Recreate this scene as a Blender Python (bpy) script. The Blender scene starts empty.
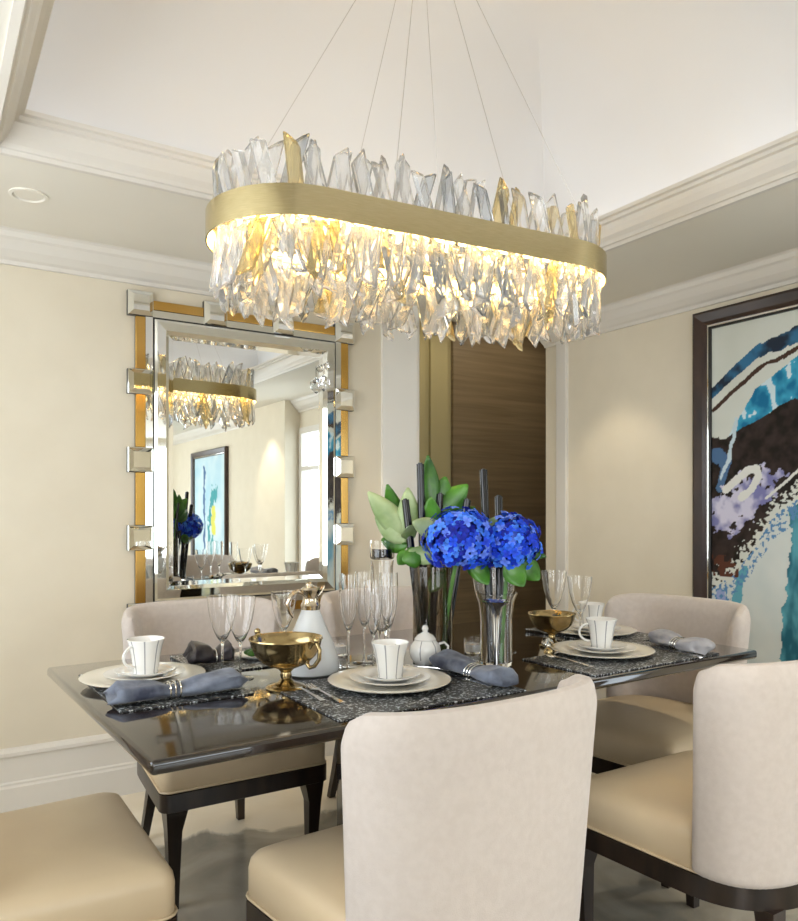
import bpy, bmesh, math, random
from mathutils import Vector, Matrix, noise
random.seed(7)
PI = math.pi
S = bpy.context.scene
C = S.collection

# ------------------------------------------------------------------ materials
def mat(name, col=(.8,.8,.8), rough=.5, metal=0., **kw):
    m = bpy.data.materials.new(name); m.use_nodes = True
    b = m.node_tree.nodes['Principled BSDF']
    b.inputs['Base Color'].default_value = (*col, 1)
    b.inputs['Roughness'].default_value = rough
    b.inputs['Metallic'].default_value = metal
    for k, v in kw.items():
        b.inputs[k.replace('_', ' ')].default_value = v
    return m
def nodes(m): return m.node_tree.nodes, m.node_tree.links, m.node_tree.nodes['Principled BSDF']
def ramp(nt, stops):
    r = nt.new('ShaderNodeValToRGB'); e = r.color_ramp.elements
    while len(e) < len(stops): e.new(.5)
    for k, (p, c) in enumerate(stops): e[k].position = p; e[k].color = (*c, 1)
    return r
def noisy(m, c1, c2, scale=8, detail=4, stretch=(1,1,1), bump=0, bscale=None, lo=.35, hi=.65, distort=0, bdist=.002):
    n, l, b = nodes(m)
    t = n.new('ShaderNodeTexCoord'); mp = n.new('ShaderNodeMapping'); mp.inputs['Scale'].default_value = stretch
    l.new(t.outputs['Object'], mp.inputs['Vector'])
    nz = n.new('ShaderNodeTexNoise'); nz.inputs['Scale'].default_value = scale; nz.inputs['Detail'].default_value = detail
    nz.inputs['Distortion'].default_value = distort
    l.new(mp.outputs[0], nz.inputs['Vector'])
    r = ramp(n, [(lo, c1), (hi, c2)]); l.new(nz.outputs[0], r.inputs[0]); l.new(r.outputs[0], b.inputs['Base Color'])
    if bump:
        n2 = n.new('ShaderNodeTexNoise'); n2.inputs['Scale'].default_value = bscale or scale; n2.inputs['Detail'].default_value = 3
        l.new(mp.outputs[0], n2.inputs['Vector'])
        bp = n.new('ShaderNodeBump'); bp.inputs['Strength'].default_value = bump; bp.inputs['Distance'].default_value = bdist
        l.new(n2.outputs[0], bp.inputs['Height']); l.new(bp.outputs[0], b.inputs['Normal'])
    return m
def emis(name, col, s):
    m = mat(name, col, .5); b = m.node_tree.nodes['Principled BSDF']
    b.inputs['Emission Color'].default_value = (*col, 1); b.inputs['Emission Strength'].default_value = s
    return m
def glassm(name, col=(1,1,1), ior=1.45, rough=0.):
    return mat(name, col, rough, 0, Transmission_Weight=1.0, IOR=ior)

M = {}
M['wall'] = noisy(mat('cream_wallpaper', rough=.7), (.74,.665,.525), (.765,.69,.55), 6, 3, (1,1,1), .08, 220)
M['white_trim'] = noisy(mat('white_trim_paint', rough=.4), (.74,.70,.635), (.77,.73,.665), 3, 2)
M['pilaster'] = noisy(mat('pale_pilaster_paint', rough=.5), (.85,.82,.76), (.87,.84,.78), 3, 2)
M['soffit'] = noisy(mat('beige_soffit_paint', rough=.8), (.83,.79,.70), (.85,.81,.72), 2, 2)
M['tray'] = noisy(mat('white_ceiling_paint', rough=.8), (.80,.79,.78), (.82,.81,.80), 2, 2)
M['olive'] = noisy(mat('olive_glazed_panel', rough=.25), (.40,.35,.19), (.46,.40,.22), 2, 2, (1,1,.3))
M['wood_panel'] = noisy(mat('brown_veneer', rough=.35), (.15,.11,.065), (.23,.175,.105), 3.5, 8, (.35,1,9), .05, 20, .3, .7, .6)
M['espresso'] = noisy(mat('espresso_wood', rough=.08, Coat_Weight=.8, Coat_Roughness=.05), (.009,.006,.005), (.020,.013,.010), 5, 6, (.6,6,3))
M['leg_wood'] = noisy(mat('dark_leg_wood', rough=.3), (.012,.008,.006), (.03,.018,.012), 9, 5, (3,3,.6))
M['linen'] = noisy(mat('cream_linen', rough=.85, Sheen_Weight=.25), (.555,.49,.445), (.59,.525,.48), 60, 4, (1,1,1), .25, 420)
M['leather'] = noisy(mat('beige_leather', rough=.36), (.62,.49,.32), (.66,.53,.35), 5, 3, (1,1,1), .06, 160)
M['mirror'] = mat('silvered_mirror', (.88,.90,.88), .01, 1.)
M['bevel'] = mat('bevelled_mirror', (.86,.87,.84), .03, 1.)
M['gold_strip'] = noisy(mat('amber_gold_mirror', rough=.16, metal=1.), (.60,.36,.09), (.74,.47,.15), 3, 2)
M['black_edge'] = mat('black_edge', (.012,.012,.012), .3)
M['brass'] = noisy(mat('brushed_brass', rough=.17, metal=1.), (.66,.56,.32), (.74,.64,.38), 30, 3, (1,1,25), .03, 60)
M['crystal'] = mat('clear_crystal', (1,1,1), 0., 0, Transmission_Weight=.84, IOR=1.5)
M['crystal_gold_glint'] = mat('gold_glint_crystal', (1,.84,.48), 0., 0, Transmission_Weight=.85, IOR=1.5)  # gold reflections on some prisms, put into the glass as an amber tint
M['crystal_smoke'] = mat('smoky_crystal', (.70,.74,.79), 0., 0, Transmission_Weight=.9, IOR=1.5)
M['drop'] = glassm('clear_drop', (1,1,1), 1.5)
M['glass'] = glassm('clear_glass', (1,1,1), 1.42)
M['smoked'] = glassm('smoked_glass', (.56,.49,.40), 1.4)
M['frosted'] = mat('frosted_glass', (.93,.95,.96), .22, 0, Transmission_Weight=.35, IOR=1.4)
M['steel_wire'] = mat('steel_wire', (.55,.52,.48), .35, 1.)
M['silver'] = mat('polished_silver', (.78,.76,.72), .08, 1.)
M['antique_gold'] = noisy(mat('antique_gold', rough=.18, metal=1.), (.34,.25,.12), (.56,.43,.22), 12, 3)
M['pale_gold'] = mat('pale_gold', (.62,.54,.42), .14, 1.)
M['porcelain'] = mat('white_porcelain', (.86,.85,.82), .12, 0, Coat_Weight=.5)
M['porcelain_grey'] = mat('grey_porcelain_stripe', (.36,.36,.37), .15)
M['ivory'] = mat('ivory_porcelain', (.80,.76,.66), .15, 0, Coat_Weight=.4)
M['placemat'] = noisy(mat('sequinned_placemat', rough=.35), (.006,.007,.009), (.62,.66,.69), 150, 1, (1,1,1), .6, 150, .55, .66)
M['napkin'] = noisy(mat('slate_blue_linen', rough=.8, Sheen_Weight=.2), (.03,.037,.07), (.20,.23,.30), 14, 4, (1,1,1), .3, 60)
M['napkin_grey'] = noisy(mat('grey_linen', rough=.8, Sheen_Weight=.2), (.24,.24,.27), (.42,.42,.46), 14, 4, (1,1,1), .3, 60)
M['napkin_dark'] = noisy(mat('charcoal_satin', rough=.3), (.015,.013,.016), (.07,.06,.07), 14, 4, (1,1,1), .3, 60)
M['black_wax'] = mat('black_wax', (.003,.003,.004), .14)
M['led'] = emis('warm_led', (1.0,.70,.30), 13)
M['bulb'] = emis('warm_bulb', (1.0,.82,.56), 27)
M['downlight'] = emis('downlight_lens', (1.0,.9,.72), 3)
M['cove_led'] = emis('cove_led', (1.0,.95,.88), 5)
M['stem'] = noisy(mat('green_stem', rough=.5), (.06,.16,.03), (.12,.26,.05), 20, 2)
M['leaf'] = noisy(mat('leaf_green', rough=.32), (.015,.075,.010), (.10,.30,.03), 11, 4)
M['leaf_pale'] = noisy(mat('leaf_pale_green', rough=.35), (.22,.32,.12), (.46,.56,.30), 12, 3)
M['window_pane'] = emis('daylight_pane', (.80,.90,1.0), 3)
M['sheer'] = mat('white_door', (.75,.74,.72), .4)

def floor_mat():
    m = mat('polished_marble', rough=.07); n, l, b = nodes(m)
    t = n.new('ShaderNodeTexCoord'); sep = n.new('ShaderNodeSeparateXYZ'); l.new(t.outputs['Object'], sep.inputs[0])
    n1 = n.new('ShaderNodeTexNoise'); n1.inputs['Scale'].default_value = 2.2; n1.inputs['Detail'].default_value = 9; n1.inputs['Distortion'].default_value = 1.4
    l.new(t.outputs['Object'], n1.inputs['Vector'])
    ra = ramp(n, [(.32, (.78,.69,.54)), (.60, (.86,.78,.64))]); l.new(n1.outputs[0], ra.inputs[0])
    rb = ramp(n, [(.34, (.22,.20,.165)), (.50, (.36,.325,.26)), (.64, (.48,.43,.35))]); l.new(n1.outputs[0], rb.inputs[0])
    # grey marble inlay under the table, wavy northern edge near y = 2.72
    a = n.new('ShaderNodeMath'); a.operation = 'MULTIPLY_ADD'; a.inputs[1].default_value = .5; l.new(n1.outputs[0], a.inputs[0]); l.new(sep.outputs['Y'], a.inputs[2])
    s = n.new('ShaderNodeMapRange'); s.inputs['From Min'].default_value = 2.96; s.inputs['From Max'].default_value = 3.00
    l.new(a.outputs[0], s.inputs['Value'])
    mx = n.new('ShaderNodeMix'); mx.data_type = 'RGBA'
    l.new(s.outputs[0], mx.inputs[0]); l.new(rb.outputs[0], mx.inputs[6]); l.new(ra.outputs[0], mx.inputs[7])
    l.new(mx.outputs[2], b.inputs['Base Color'])
    return m
M['floor'] = floor_mat()
def attr_mat(name, rough=.35):
    m = mat(name, rough=rough); n, l, b = nodes(m); b.inputs['Specular IOR Level'].default_value = .2
    a = n.new('ShaderNodeAttribute'); a.attribute_name = 'pigment'; l.new(a.outputs['Color'], b.inputs['Base Color'])
    return m

M['petal'] = attr_mat('blue_petals', .5)

# ------------------------------------------------------------------ helpers
def obj(name, bm, m, parent=None, smooth=True, loc=(0,0,0), rot=(0,0,0), angle=40):
    me = bpy.data.meshes.new(name)
    bmesh.ops.recalc_face_normals(bm, faces=bm.faces)
    bm.to_mesh(me); bm.free()
    for x in (m if isinstance(m, (list, tuple)) else [m]): me.materials.append(M[x] if isinstance(x, str) else x)
    if smooth:
        me.shade_smooth()
        me.set_sharp_from_angle(angle=math.radians(angle))
    o = bpy.data.objects.new(name, me); C.objects.link(o)
    o.location = loc; o.rotation_euler = rot
    if parent is not None: o.parent = parent
    return o
def tag(o, label, cat, group=None):
    o['label'] = label; o['category'] = cat
    if group: o['group'] = group
    return o
def thing(name, label, cat, loc=(0,0,0), rz=0, group=None, rot=None):
    o = bpy.data.objects.new(name, None); C.objects.link(o); o.empty_display_size = .1
    o.location = loc; o.rotation_euler = rot or (0,0,rz)
    return tag(o, label, cat, group)
def struct(name, bm, m, smooth=False, parent=None):
    o = obj(name, bm, m, parent, smooth); o['kind'] = 'structure' ; return o
def dup(root, loc, rz=None, label=None, group=None, scale=None):
    r = root.copy(); C.objects.link(r); r.location = loc
    if rz is not None: r.rotation_euler = (0,0,rz)
    if scale: r.scale = scale
    if label: r['label'] = label
    if group: r['group'] = group
    for ch in list(root.children):
        c = ch.copy(); C.objects.link(c); c.parent = r
        for g in ch.children:
            d = g.copy(); C.objects.link(d); d.parent = c
    return r
def box(bm, x0, x1, y0, y1, z0, z1, bev=0, seg=2, mi=0):
    vs = [bm.verts.new(v) for v in ((x0,y0,z0),(x1,y0,z0),(x1,y1,z0),(x0,y1,z0),(x0,y0,z1),(x1,y0,z1),(x1,y1,z1),(x0,y1,z1))]
    fs = [bm.faces.new([vs[i] for i in q]) for q in ((0,3,2,1),(4,5,6,7),(0,1,5,4),(1,2,6,5),(2,3,7,6),(3,0,4,7))]
    for f in fs: f.material_index = mi
    if bev:
        es = list({e for f in fs for e in f.edges})
        bmesh.ops.bevel(bm, geom=es, offset=bev, segments=seg, affect='EDGES', profile=.5)
    return bm
def BX(*a, **k): return box(bmesh.new(), *a, **k)
def lathe(prof, seg=48, bm=None, mif=None, cx=0, cy=0):
    """profile of (r, z); r = 0 closes to a point"""
    bm = bm or bmesh.new(); rings = []
    for r, z in prof:
        if r < 1e-6: rings.append([bm.verts.new((cx,cy,z))])
        else: rings.append([bm.verts.new((cx+r*math.cos(2*PI*k/seg), cy+r*math.sin(2*PI*k/seg), z)) for k in range(seg)])
    for i in range(len(rings)-1):
        A, B = rings[i], rings[i+1]
        for k in range(seg):
            k2 = (k+1) % seg
            if len(A) == 1 and len(B) == 1: continue
            if len(A) == 1: f = bm.faces.new((A[0], B[k2], B[k]))
            elif len(B) == 1: f = bm.faces.new((A[k], A[k2], B[0]))
            else: f = bm.faces.new((A[k], A[k2], B[k2], B[k]))
            if mif: f.material_index = mif(k, i)
    return bm
def tube(bm, pts, r, seg=8, closed=False, cap=True):
    pts = [Vector(p) for p in pts]; n = len(pts); rings = []
    rr = r if isinstance(r, (list, tuple)) else [r]*n
    up = Vector((0,0,1)); prev = None
    for i, p in enumerate(pts):
        a = pts[(i-1) % n] if (closed or i > 0) else p
        b = pts[(i+1) % n] if (closed or i < n-1) else p
        d = (b-a).normalized()
        if prev is None:
            ref = up if abs(d.z) < .9 else Vector((1,0,0)); x = d.cross(ref).normalized()
        else:
            x = (prev - d*prev.dot(d)).normalized()
        prev = x; y = d.cross(x)
        rings.append([bm.verts.new(p + (x*math.cos(2*PI*k/seg) + y*math.sin(2*PI*k/seg))*rr[i]) for k in range(seg)])
    m = n if closed else n-1
    for i in range(m):
        A, B = rings[i], rings[(i+1) % n]
        for k in range(seg): bm.faces.new((A[k], A[(k+1)%seg], B[(k+1)%seg], B[k]))
    if cap and not closed:
        bm.faces.new(rings[0][::-1]); bm.faces.new(rings[-1])
    return bm
def T(pts, r, **k): return tube(bmesh.new(), pts, r, **k)
def loft(bm, rings, cap0=True, cap1=True):
    R = [[bm.verts.new(p) for p in ring] for ring in rings]
    for A, B in zip(R, R[1:]):
        n = len(A)
        for k in range(n): bm.faces.new((A[k], A[(k+1)%n], B[(k+1)%n], B[k]))
    if cap0: bm.faces.new(R[0][::-1])
    if cap1: bm.faces.new(R[-1])
    return bm
def rect_loop(bm, prof, x0, x1, y0, y1, close=False):
    """mitred moulding round a rectangle; profile of (inward offset, z)"""
    rings = []
    for o, z in prof:
        rings.append([bm.verts.new(v) for v in ((x0+o,y0+o,z),(x1-o,y0+o,z),(x1-o,y1-o,z),(x0+o,y1-o,z))])
    n = len(rings)
    for i in range(n if close else n-1):
        A, B = rings[i], rings[(i+1)%n]
        for k in range(4): bm.faces.new((A[k], A[(k+1)%4], B[(k+1)%4], B[k]))
    return bm
def sweep_line(prof, p0, p1, inward):
    """extrude a (out, z) profile from p0 to p1, 'inward' is the unit vector away from the wall"""
    bm = bmesh.new(); i = Vector((*inward, 0))
    rings = [[Vector((*p, 0)) + i*o + Vector((0,0,z)) for o, z in prof] for p in (p0, p1)]
    return loft(bm, rings)

# ------------------------------------------------------------------ the room
XL, XR, YF, YB = -.95, 3.17, -5.0, 3.37
ZS = 2.29                                    # soffit
ZC = 2.75
struct('floor', BX(XL-.1, 5.2, YF-.1, 5.0, -.06, 0), 'floor')
tx0, tx1, ty0, ty1 = .185, 2.41, .55, 2.58   # tray opening
bm = bmesh.new()
ox0, ox1, oy0, oy1 = XL-.1, XR+.13, YF-.1, YB+.13
for a in ((ox0,tx0,oy0,oy1),(tx1,ox1,oy0,oy1),(tx0,tx1,oy0,ty0),(tx0,tx1,ty1,oy1)):
    box(bm, *a, ZS, ZS+.03)
struct('ceiling', bm, 'soffit')
struct('ceiling', BX(2.1, 5.2, YB+.12, 4.4, ZC, ZC+.04), 'soffit')
struct('wall_corridor', BX(2.1, 5.2, YB+.12, YB+.14, ZS, ZC), 'wall')
# second tray over the far half of the room is not seen; the vaulted tray over the table
bm = bmesh.new()
prof = [(0, ZS+.06), (-.09, ZS+.06), (-.09, ZS+.12)]
zt, rx, rzz = 3.04, .62, .63
for k in range(17):
    a = k/16*PI/2
    prof.append((-.09 + rx*(1-math.cos(a)), ZS+.12 + rzz*math.sin(a)))
rect_loop(bm, prof, tx0, tx1, ty0, ty1)
top = [v for v in bm.verts if abs(v.co.z - prof[-1][1]) < 1e-5]
top.sort(key=lambda v: math.atan2(v.co.y-1.6, v.co.x-1.3)); bm.faces.new(top)
o = obj('ceiling', bm, 'tray', smooth=True, angle=20); o['kind'] = 'structure'
# tray moulding with stepped lip
bm = bmesh.new()
rect_loop(bm, [(-.015,ZS+.03),(-.015,ZS-.006),(.006,ZS-.008),(.012,ZS+.004),(.020,ZS+.006),(.026,ZS+.018),(.040,ZS+.034),(.050,ZS+.056),(.055,ZS+.074),(.066,ZS+.078),(.068,ZS+.090),(.080,ZS+.093),(.084,ZS+.105),(.066,ZS+.108),(.058,ZS+.09),(-.015,ZS+.058)], tx0, tx1, ty0, ty1, True)
struct('trim_1', bm, 'white_trim')
# walls
struct('wall_back', BX(XL-.1, 2.23, YB, YB+.13, 0, ZS), 'wall')
struct('wall_right', BX(XR, XR+.13, .62, YB, 0, ZS), 'wall')
struct('wall_right', BX(XR, XR+.13, YF, -.12, 0, ZS), 'wall')
bm = BX(XR, XR+.13, -.12, .62, 2.02, ZS); struct('wall_right', bm, 'wall')
struct('wall_left', BX(XL-.1, XL, YF, YB, 0, ZS), 'wall')
struct('wall_front', BX(XL-.1, XR+.13, YF-.1, YF, 0, ZS), 'wall')
struct('wall_corridor', BX(2.2, 3.11, 4.25, 4.31, 0, ZC), 'olive')
struct('wall_corridor', BX(3.11, 5.2, 4.22, 4.31, 0, ZC), 'wood_panel')
struct('wall_corridor', BX(2.2, 2.235, YB+.13, 4.25, 0, ZC), 'olive')
struct('wall_corridor', BX(5.1, 5.2, YB, 4.22, 0, ZC), 'wood_panel')
struct('wall_corridor', BX(XR+.13, 5.1, YB+.10, YB+.14, 0, ZC), 'wall')
struct('trim_2', BX(2.925, 2.955, 4.225, 4.25, 0, ZC), 'olive')       # mullion of the glazed panel
bm = bmesh.new(); box(bm, 2.02, 2.232, YB-.02, YB+.01, 0, ZS); struct('trim_3', bm, 'pilaster')
struct('trim_4', BX(2.232, 2.262, YB-.0, YB+.13, 0, ZS, bev=.006), 'pilaster')
struct('trim_5', BX(XR-.022, XR+.01, 3.185, 3.265, 0, ZS, bev=.004), 'white_trim')
# pilaster far down the right-hand wall, with a tall window next to it (seen in the mirror)
struct('trim_6', BX(XR-.16, XR+.01, -.92, -.14, 0, ZS), 'wall')
wf = bmesh.new()
for a in ((-.12,-.06,.02,2.02),(.56,.62,.02,2.02),(-.06,.56,.02,.10),(-.06,.56,1.96,2.02),(-.06,.56,1.60,1.64)):
    box(wf, XR-.02, XR+.10, a[0], a[1], a[2], a[3])
w = struct('window_1', wf, 'white_trim')
o = obj('window_pane', BX(XR+.05, XR+.058, -.06, .56, .10, 1.96), 'window_pane', w, False)
# unseen windows added to light the room (behind the camera and on its left)
def window(n, axis, at, a0, a1, z0, z1, inward, power, col=(1,.97,.93)):
    bm = bmesh.new(); t = .07
    def b(u0, u1, w0, w1, d0, d1):
        if axis == 'x': box(bm, min(at+d0*inward, at+d1*inward), max(at+d0*inward, at+d1*inward), u0, u1, w0, w1)
        else: box(bm, u0, u1, min(at+d0*inward, at+d1*inward), max(at+d0*inward, at+d1*inward), w0, w1)
    for u0, u1, w0, w1 in ((a0-t,a0,z0-t,z1+t),(a1,a1+t,z0-t,z1+t),(a0,a1,z0-t,z0),(a0,a1,z1,z1+t),((a0+a1)/2-.02,(a0+a1)/2+.02,z0,z1)):
        b(u0, u1, w0, w1, 0, .05)
    w = struct('window_%d' % n, bm, 'white_trim')
    pb = bmesh.new(); bm = pb; b(a0, a1, z0, z1, .002, .006)
    obj('window_pane', pb, 'window_pane', w, False)
    L = bpy.data.lights.new('window_fill', 'AREA'); L.shape = 'RECTANGLE'; L.size = a1-a0; L.size_y = z1-z0; L.energy = power; L.color = col
    lo = bpy.data.objects.new('window_fill', L); C.objects.link(lo)
    c = (a0+a1)/2; zc = (z0+z1)/2
    if axis == 'x': lo.location = (at+.03*inward, c, zc); d = Vector((inward,0,0))
    else: lo.location = (c, at+.03*inward, zc); d = Vector((0,inward,0))
    lo.rotation_euler = d.to_track_quat('-Z', 'Y').to_euler()
window(2, 'x', XL, .9, 2.7, .75, 2.08, 1, 11)  # added beside the table, lights the walls but not the chair backs
window(3, 'y', YF, -.3, 2.3, .3, 2.15, 1, 12)
window(4, 'x', XL, -2.9, -1.0, .3, 2.1, 1, 38)  # added to brighten the right-hand wall and soffit
# crowns, baseboards
cr = [(0,ZS-.112),(.014,ZS-.112),(.020,ZS-.098),(.034,ZS-.090),(.060,ZS-.066),(.082,ZS-.034),(.092,ZS-.026),(.100,ZS-.008),(.112,ZS),(0,ZS)]
struct('trim_7', sweep_line(cr, (XL, YB), (2.03, YB), (0,-1)), 'white_trim')
struct('trim_8', sweep_line(cr, (XR, YB), (XR, YF), (-1,0)), 'white_trim')
struct('trim_9', sweep_line(cr, (XL, YF), (XL, YB), (1,0)), 'white_trim')
bp = [(0,0),(.026,0),(.026,.112),(.020,.120),(.020,.128),(.014,.134),(.014,.232),(.024,.236),(.024,.250),(.012,.262),(0,.266)]
struct('baseboard_back', sweep_line(bp, (XL, YB), (2.02, YB), (0,-1)), 'white_trim')
struct('baseboard_right', sweep_line(bp, (XR, 3.185), (XR, .62), (-1,0)), 'white_trim')
struct('baseboard_left', sweep_line(bp, (XL, YF), (XL, YB), (1,0)), 'white_trim')

# cove light strips behind the tray lip
def cove(x0, x1, y0, y1, power):
    t = thing('cove_light_strip', 'warm white light strip hidden behind the moulding of the raised ceiling', 'light strip', ((x0+x1)/2,(y0+y1)/2,ZS+.062), 0, 'cove light strips behind the ceiling moulding')
    dx, dy = (x1-x0)/2, (y1-y0)/2
    obj('strip_body', BX(-dx, dx, -dy, dy, 0, .008), 'white_trim', t, False)
    L = bpy.data.lights.new('cove_glow', 'AREA'); L.shape = 'RECTANGLE'; L.size = x1-x0; L.size_y = y1-y0; L.energy = power; L.color = (.97,.98,1)
    lo = bpy.data.objects.new('cove_glow', L); C.objects.link(lo); lo.location = (0,0,.012); lo.rotation_euler = (PI,0,0); lo.parent = t
CP = .82
cove(.26, 2.33, 2.60, 2.63, CP); cove(.26, 2.33, .50, .53, CP)
cove(.135, .165, .60, 2.52, CP); cove(2.43, 2.46, .60, 2.52, CP)

# ------------------------------------------------------------------ recessed downlights
def downlight(x, y, label, p, Z=ZS):
    t = thing('recessed_downlight', label, 'ceiling light', (x,y,Z), 0, 'recessed spotlights')
    obj('trim_ring', lathe([(.062,0),(.062,-.004),(.052,-.006),(.046,.0)], 40), 'soffit', t)
    obj('lens', lathe([(0,-.001),(.046,-.001)], 32), 'downlight' if p else 'soffit', t)
    if not p: return
    L = bpy.data.lights.new('spot', 'SPOT'); L.energy = p; L.spot_size = math.radians(78 if Z == ZS else 150); L.spot_blend = .45; L.color = (1,.87,.66); L.shadow_soft_size = .03
    lo = bpy.data.objects.new('spot', L); C.objects.link(lo); lo.location = (0,0,-.03); lo.parent = t
downlight(.32, 2.89, 'round recessed downlight in the soffit, above and left of the mirror', 0)
downlight(2.80, 2.78, 'round recessed downlight in the soffit corner behind the chandelier', 12)
downlight(2.85, 1.15, 'round recessed downlight in the soffit in front of the large painting', 26)
downlight(-.38, 1.55, 'round recessed downlight in the soffit on the left of the table', 3)
downlight(-.38, 2.92, 'round recessed downlight in the soffit corner on the left', 5)
downlight(1.30, .15, 'added unseen recessed downlight in the soffit behind the near chairs', 30)  # unseen lamp added so floor bounce brightens the soffit
downlight(2.75, -.45, 'added unseen recessed downlight in the soffit over the far end of the painting wall', 34)  # unseen lamp added for bounce onto the right-hand soffit
downlight(1.55, 3.02, 'round recessed downlight in the soffit above the mirror', 14)
downlight(3.55, 3.66, 'added unseen recessed downlight in the passage beside the brown wood panel', 11, ZC)  # hidden lamp added to brighten the passage
downlight(2.75, 3.64, 'added unseen recessed downlight in the passage beside the olive panel', 8, ZC)  # second hidden lamp added against the dark passage

# ------------------------------------------------------------------ dining table
t = thing('dining_table', 'glossy espresso brown rectangular dining table set for a meal', 'table', (1.318,1.940,0), math.radians(2.2))
obj('tabletop', BX(-.985,.978,-.508,.508,.722,.75, bev=.009, seg=4), 'espresso', t)
obj('under_board', BX(-.64,.56,-.40,.40,.692,.7225, bev=.004), 'espresso', t)
bm = bmesh.new()
box(bm, -.20,.16,-.20,.20,.05,.692, bev=.012)
obj('pedestal', bm, 'espresso', t)
obj('base_plate', BX(-.34,.30,-.30,.30,0,.052, bev=.01), 'espresso', t)

# ------------------------------------------------------------------ chairs
def superarc(n, w, d, e, a0=PI, a1=2*PI):
    out = []
    for k in range(n+1):
        a = a0 + (a1-a0)*k/n
        c, s = math.cos(a), math.sin(a)
        out.append((w*math.copysign(abs(c)**(2/e), c), d*math.copysign(abs(s)**(2/e), s)))
    return out
def make_chair(label, loc, rz):
    t = thing('dining_chair', label, 'chair', loc, rz, 'upholstered chairs around the dining table')
    # outline of the seat: straight front, rounded rear
    def outline(inset, n=28):
        w, yf = .272-inset, .32-inset
        pts = []
        r = .03
        for k in range(5): a = k/4*PI/2; pts.append((w-r+r*math.cos(a), yf-r+r*math.sin(a)))
        for k in range(5): a = PI/2+k/4*PI/2; pts.append((-w+r+r*math.cos(a), yf-r+r*math.sin(a)))
        for x, y in superarc(n, w, .21-inset, 2.7): pts.append((x, y-.03))
        return [(x*(1-.12*(.25-y)/.46) if y < .25 else x, y) for x, y in pts]
    bm = bmesh.new()
    rings = []
    for ins, z in ((.006,.362),(.0,.368),(.0,.43),(.003,.446),(.012,.460),(.03,.470),(.07,.480),(.13,.488),(.19,.491)):
        rings.append([Vector((x, y, z)) for x, y in outline(ins)])
    loft(bm, rings); obj('seat', bm, 'leather', t, angle=60)
    bm = bmesh.new(); tube(bm, [(x, y, .367) for x, y in outline(-.002)], .0035, closed=True, seg=6); obj('piping', bm, 'leather', t)
    bm = bmesh.new()
    loft(bm, [[Vector((x,y,z)) for x, y in outline(i)] for i, z in ((.002,.305),(-.004,.308),(-.004,.360),(.0,.3625))]); obj('seat_frame', bm, 'leg_wood', t, angle=50)
    # legs
    for sx in (-1, 1):
        rings = []
        for z, x, y, h in ((0,.228,.275,.013),(.12,.230,.280,.017),(.24,.232,.285,.022),(.29,.228,.283,.030),(.31,.226,.280,.034)):
            rings.append([Vector((sx*x+a*h, y+b*h, z)) for a, b in ((-1,-1),(1,-1),(1,1),(-1,1))])
        bm = bmesh.new(); loft(bm, rings); obj('leg', bm, 'leg_wood', t, False)
        rings = []
        for z, x, y, h in ((0,.185,-.262,.013),(.12,.172,-.236,.016),(.24,.158,-.215,.020),(.31,.150,-.205,.024)):
            rings.append([Vector((sx*x+a*h, y+b*h, z)) for a, b in ((-1,-1),(1,-1),(1,1),(-1,1))])
        bm = bmesh.new(); loft(bm, rings); obj('leg', bm, 'leg_wood', t, False)
    # backrest: curved padded shell
    bm = bmesh.new(); N, K = 40, 22
    outer = []
    for j in range(K+1):
        v = j/K; z = .352 + v*(.873-.352)
        wv = .260 + .034*v
        ring_o, ring_i = [], []
        th = .062 + .012*math.sin(PI*v)
        lean = -.03*v
        drop = 0
        for k in range(N+1):
            a = PI*1.0 + PI*(k/N)
            c, s = math.cos(a), math.sin(a)
            e = 2.7
            x = wv*math.copysign(abs(c)**(2/e), c); y = .172*math.copysign(abs(s)**(2/e), s)
            xi = (wv-th)*math.copysign(abs(c)**(2/e), c); yi = (.172-th)*math.copysign(abs(s)**(2/e), s)
            edge = abs(k/N-.5)*2
            zz = z - edge**3*.013*v - (max(0, edge-.86)/.14)**2*.018*v
            # round the crest and ends
            ring_o.append(Vector((x, y-.078+lean, zz)))
            ring_i.append(Vector((xi, yi-.097+lean, zz)))
        outer.append((ring_o, ring_i))
    V = []
    for j, (ro, ri) in enumerate(outer):
        v = j/K; sh = 0
        if j == K: sh = .46
        elif j == K-1: sh = .16
        elif j == 0: sh = .15
        mids = [(a+b)/2 for a, b in zip(ro, ri)]
        loop = []
        for a, m in zip(ro, mids): loop.append(a.lerp(m, sh))
        # rounded end cap
        end = ri[-1]-ro[-1]; loop.append((ro[-1]+ri[-1])/2 + Vector((0,.028*(1-sh),0)))
        for b, m in zip(ri[::-1], mids[::-1]): loop.append(b.lerp(m, sh))
        loop.append((ro[0]+ri[0])/2 + Vector((0,.028*(1-sh),0)))
        if j == K-1: loop = [p - Vector((0,0,.010)) for p in loop]
        V.append(loop)
    loft(bm, V, True, False)
    # close the crest with a strip
    bm.verts.ensure_lookup_table(); n = len(V[0]); top = bm.verts[-n:]; m = N+1
    for k in range(N):
        a, b = top[k], top[k+1]; c_, d_ = top[n-1-k-1], top[n-1-k-2]
        bm.faces.new((a, b, d_, c_))
    bm.faces.new((top[m-1], top[m], top[m+1])); bm.faces.new((top[0], top[n-2], top[n-1]))
    o = obj('backrest', bm, 'linen', t, angle=75)
    sb = o.modifiers.new('round', 'SUBSURF'); sb.levels = 1; sb.render_levels = 1
    return t
ch = make_chair('cream chair seen from behind, at the centre of the near side of the table', (.893,1.285,0), math.radians(3.5))
dup(ch, (1.768,1.205,0), math.radians(0), 'cream chair seen from behind at the right edge of the picture')
dup(ch, (.880,2.585,0), PI, 'cream chair facing us on the far side of the table, in front of the mirror')
dup(ch, (1.655,2.60,0), PI, 'cream chair on the far side of the table hidden behind the glassware and vases')
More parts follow.
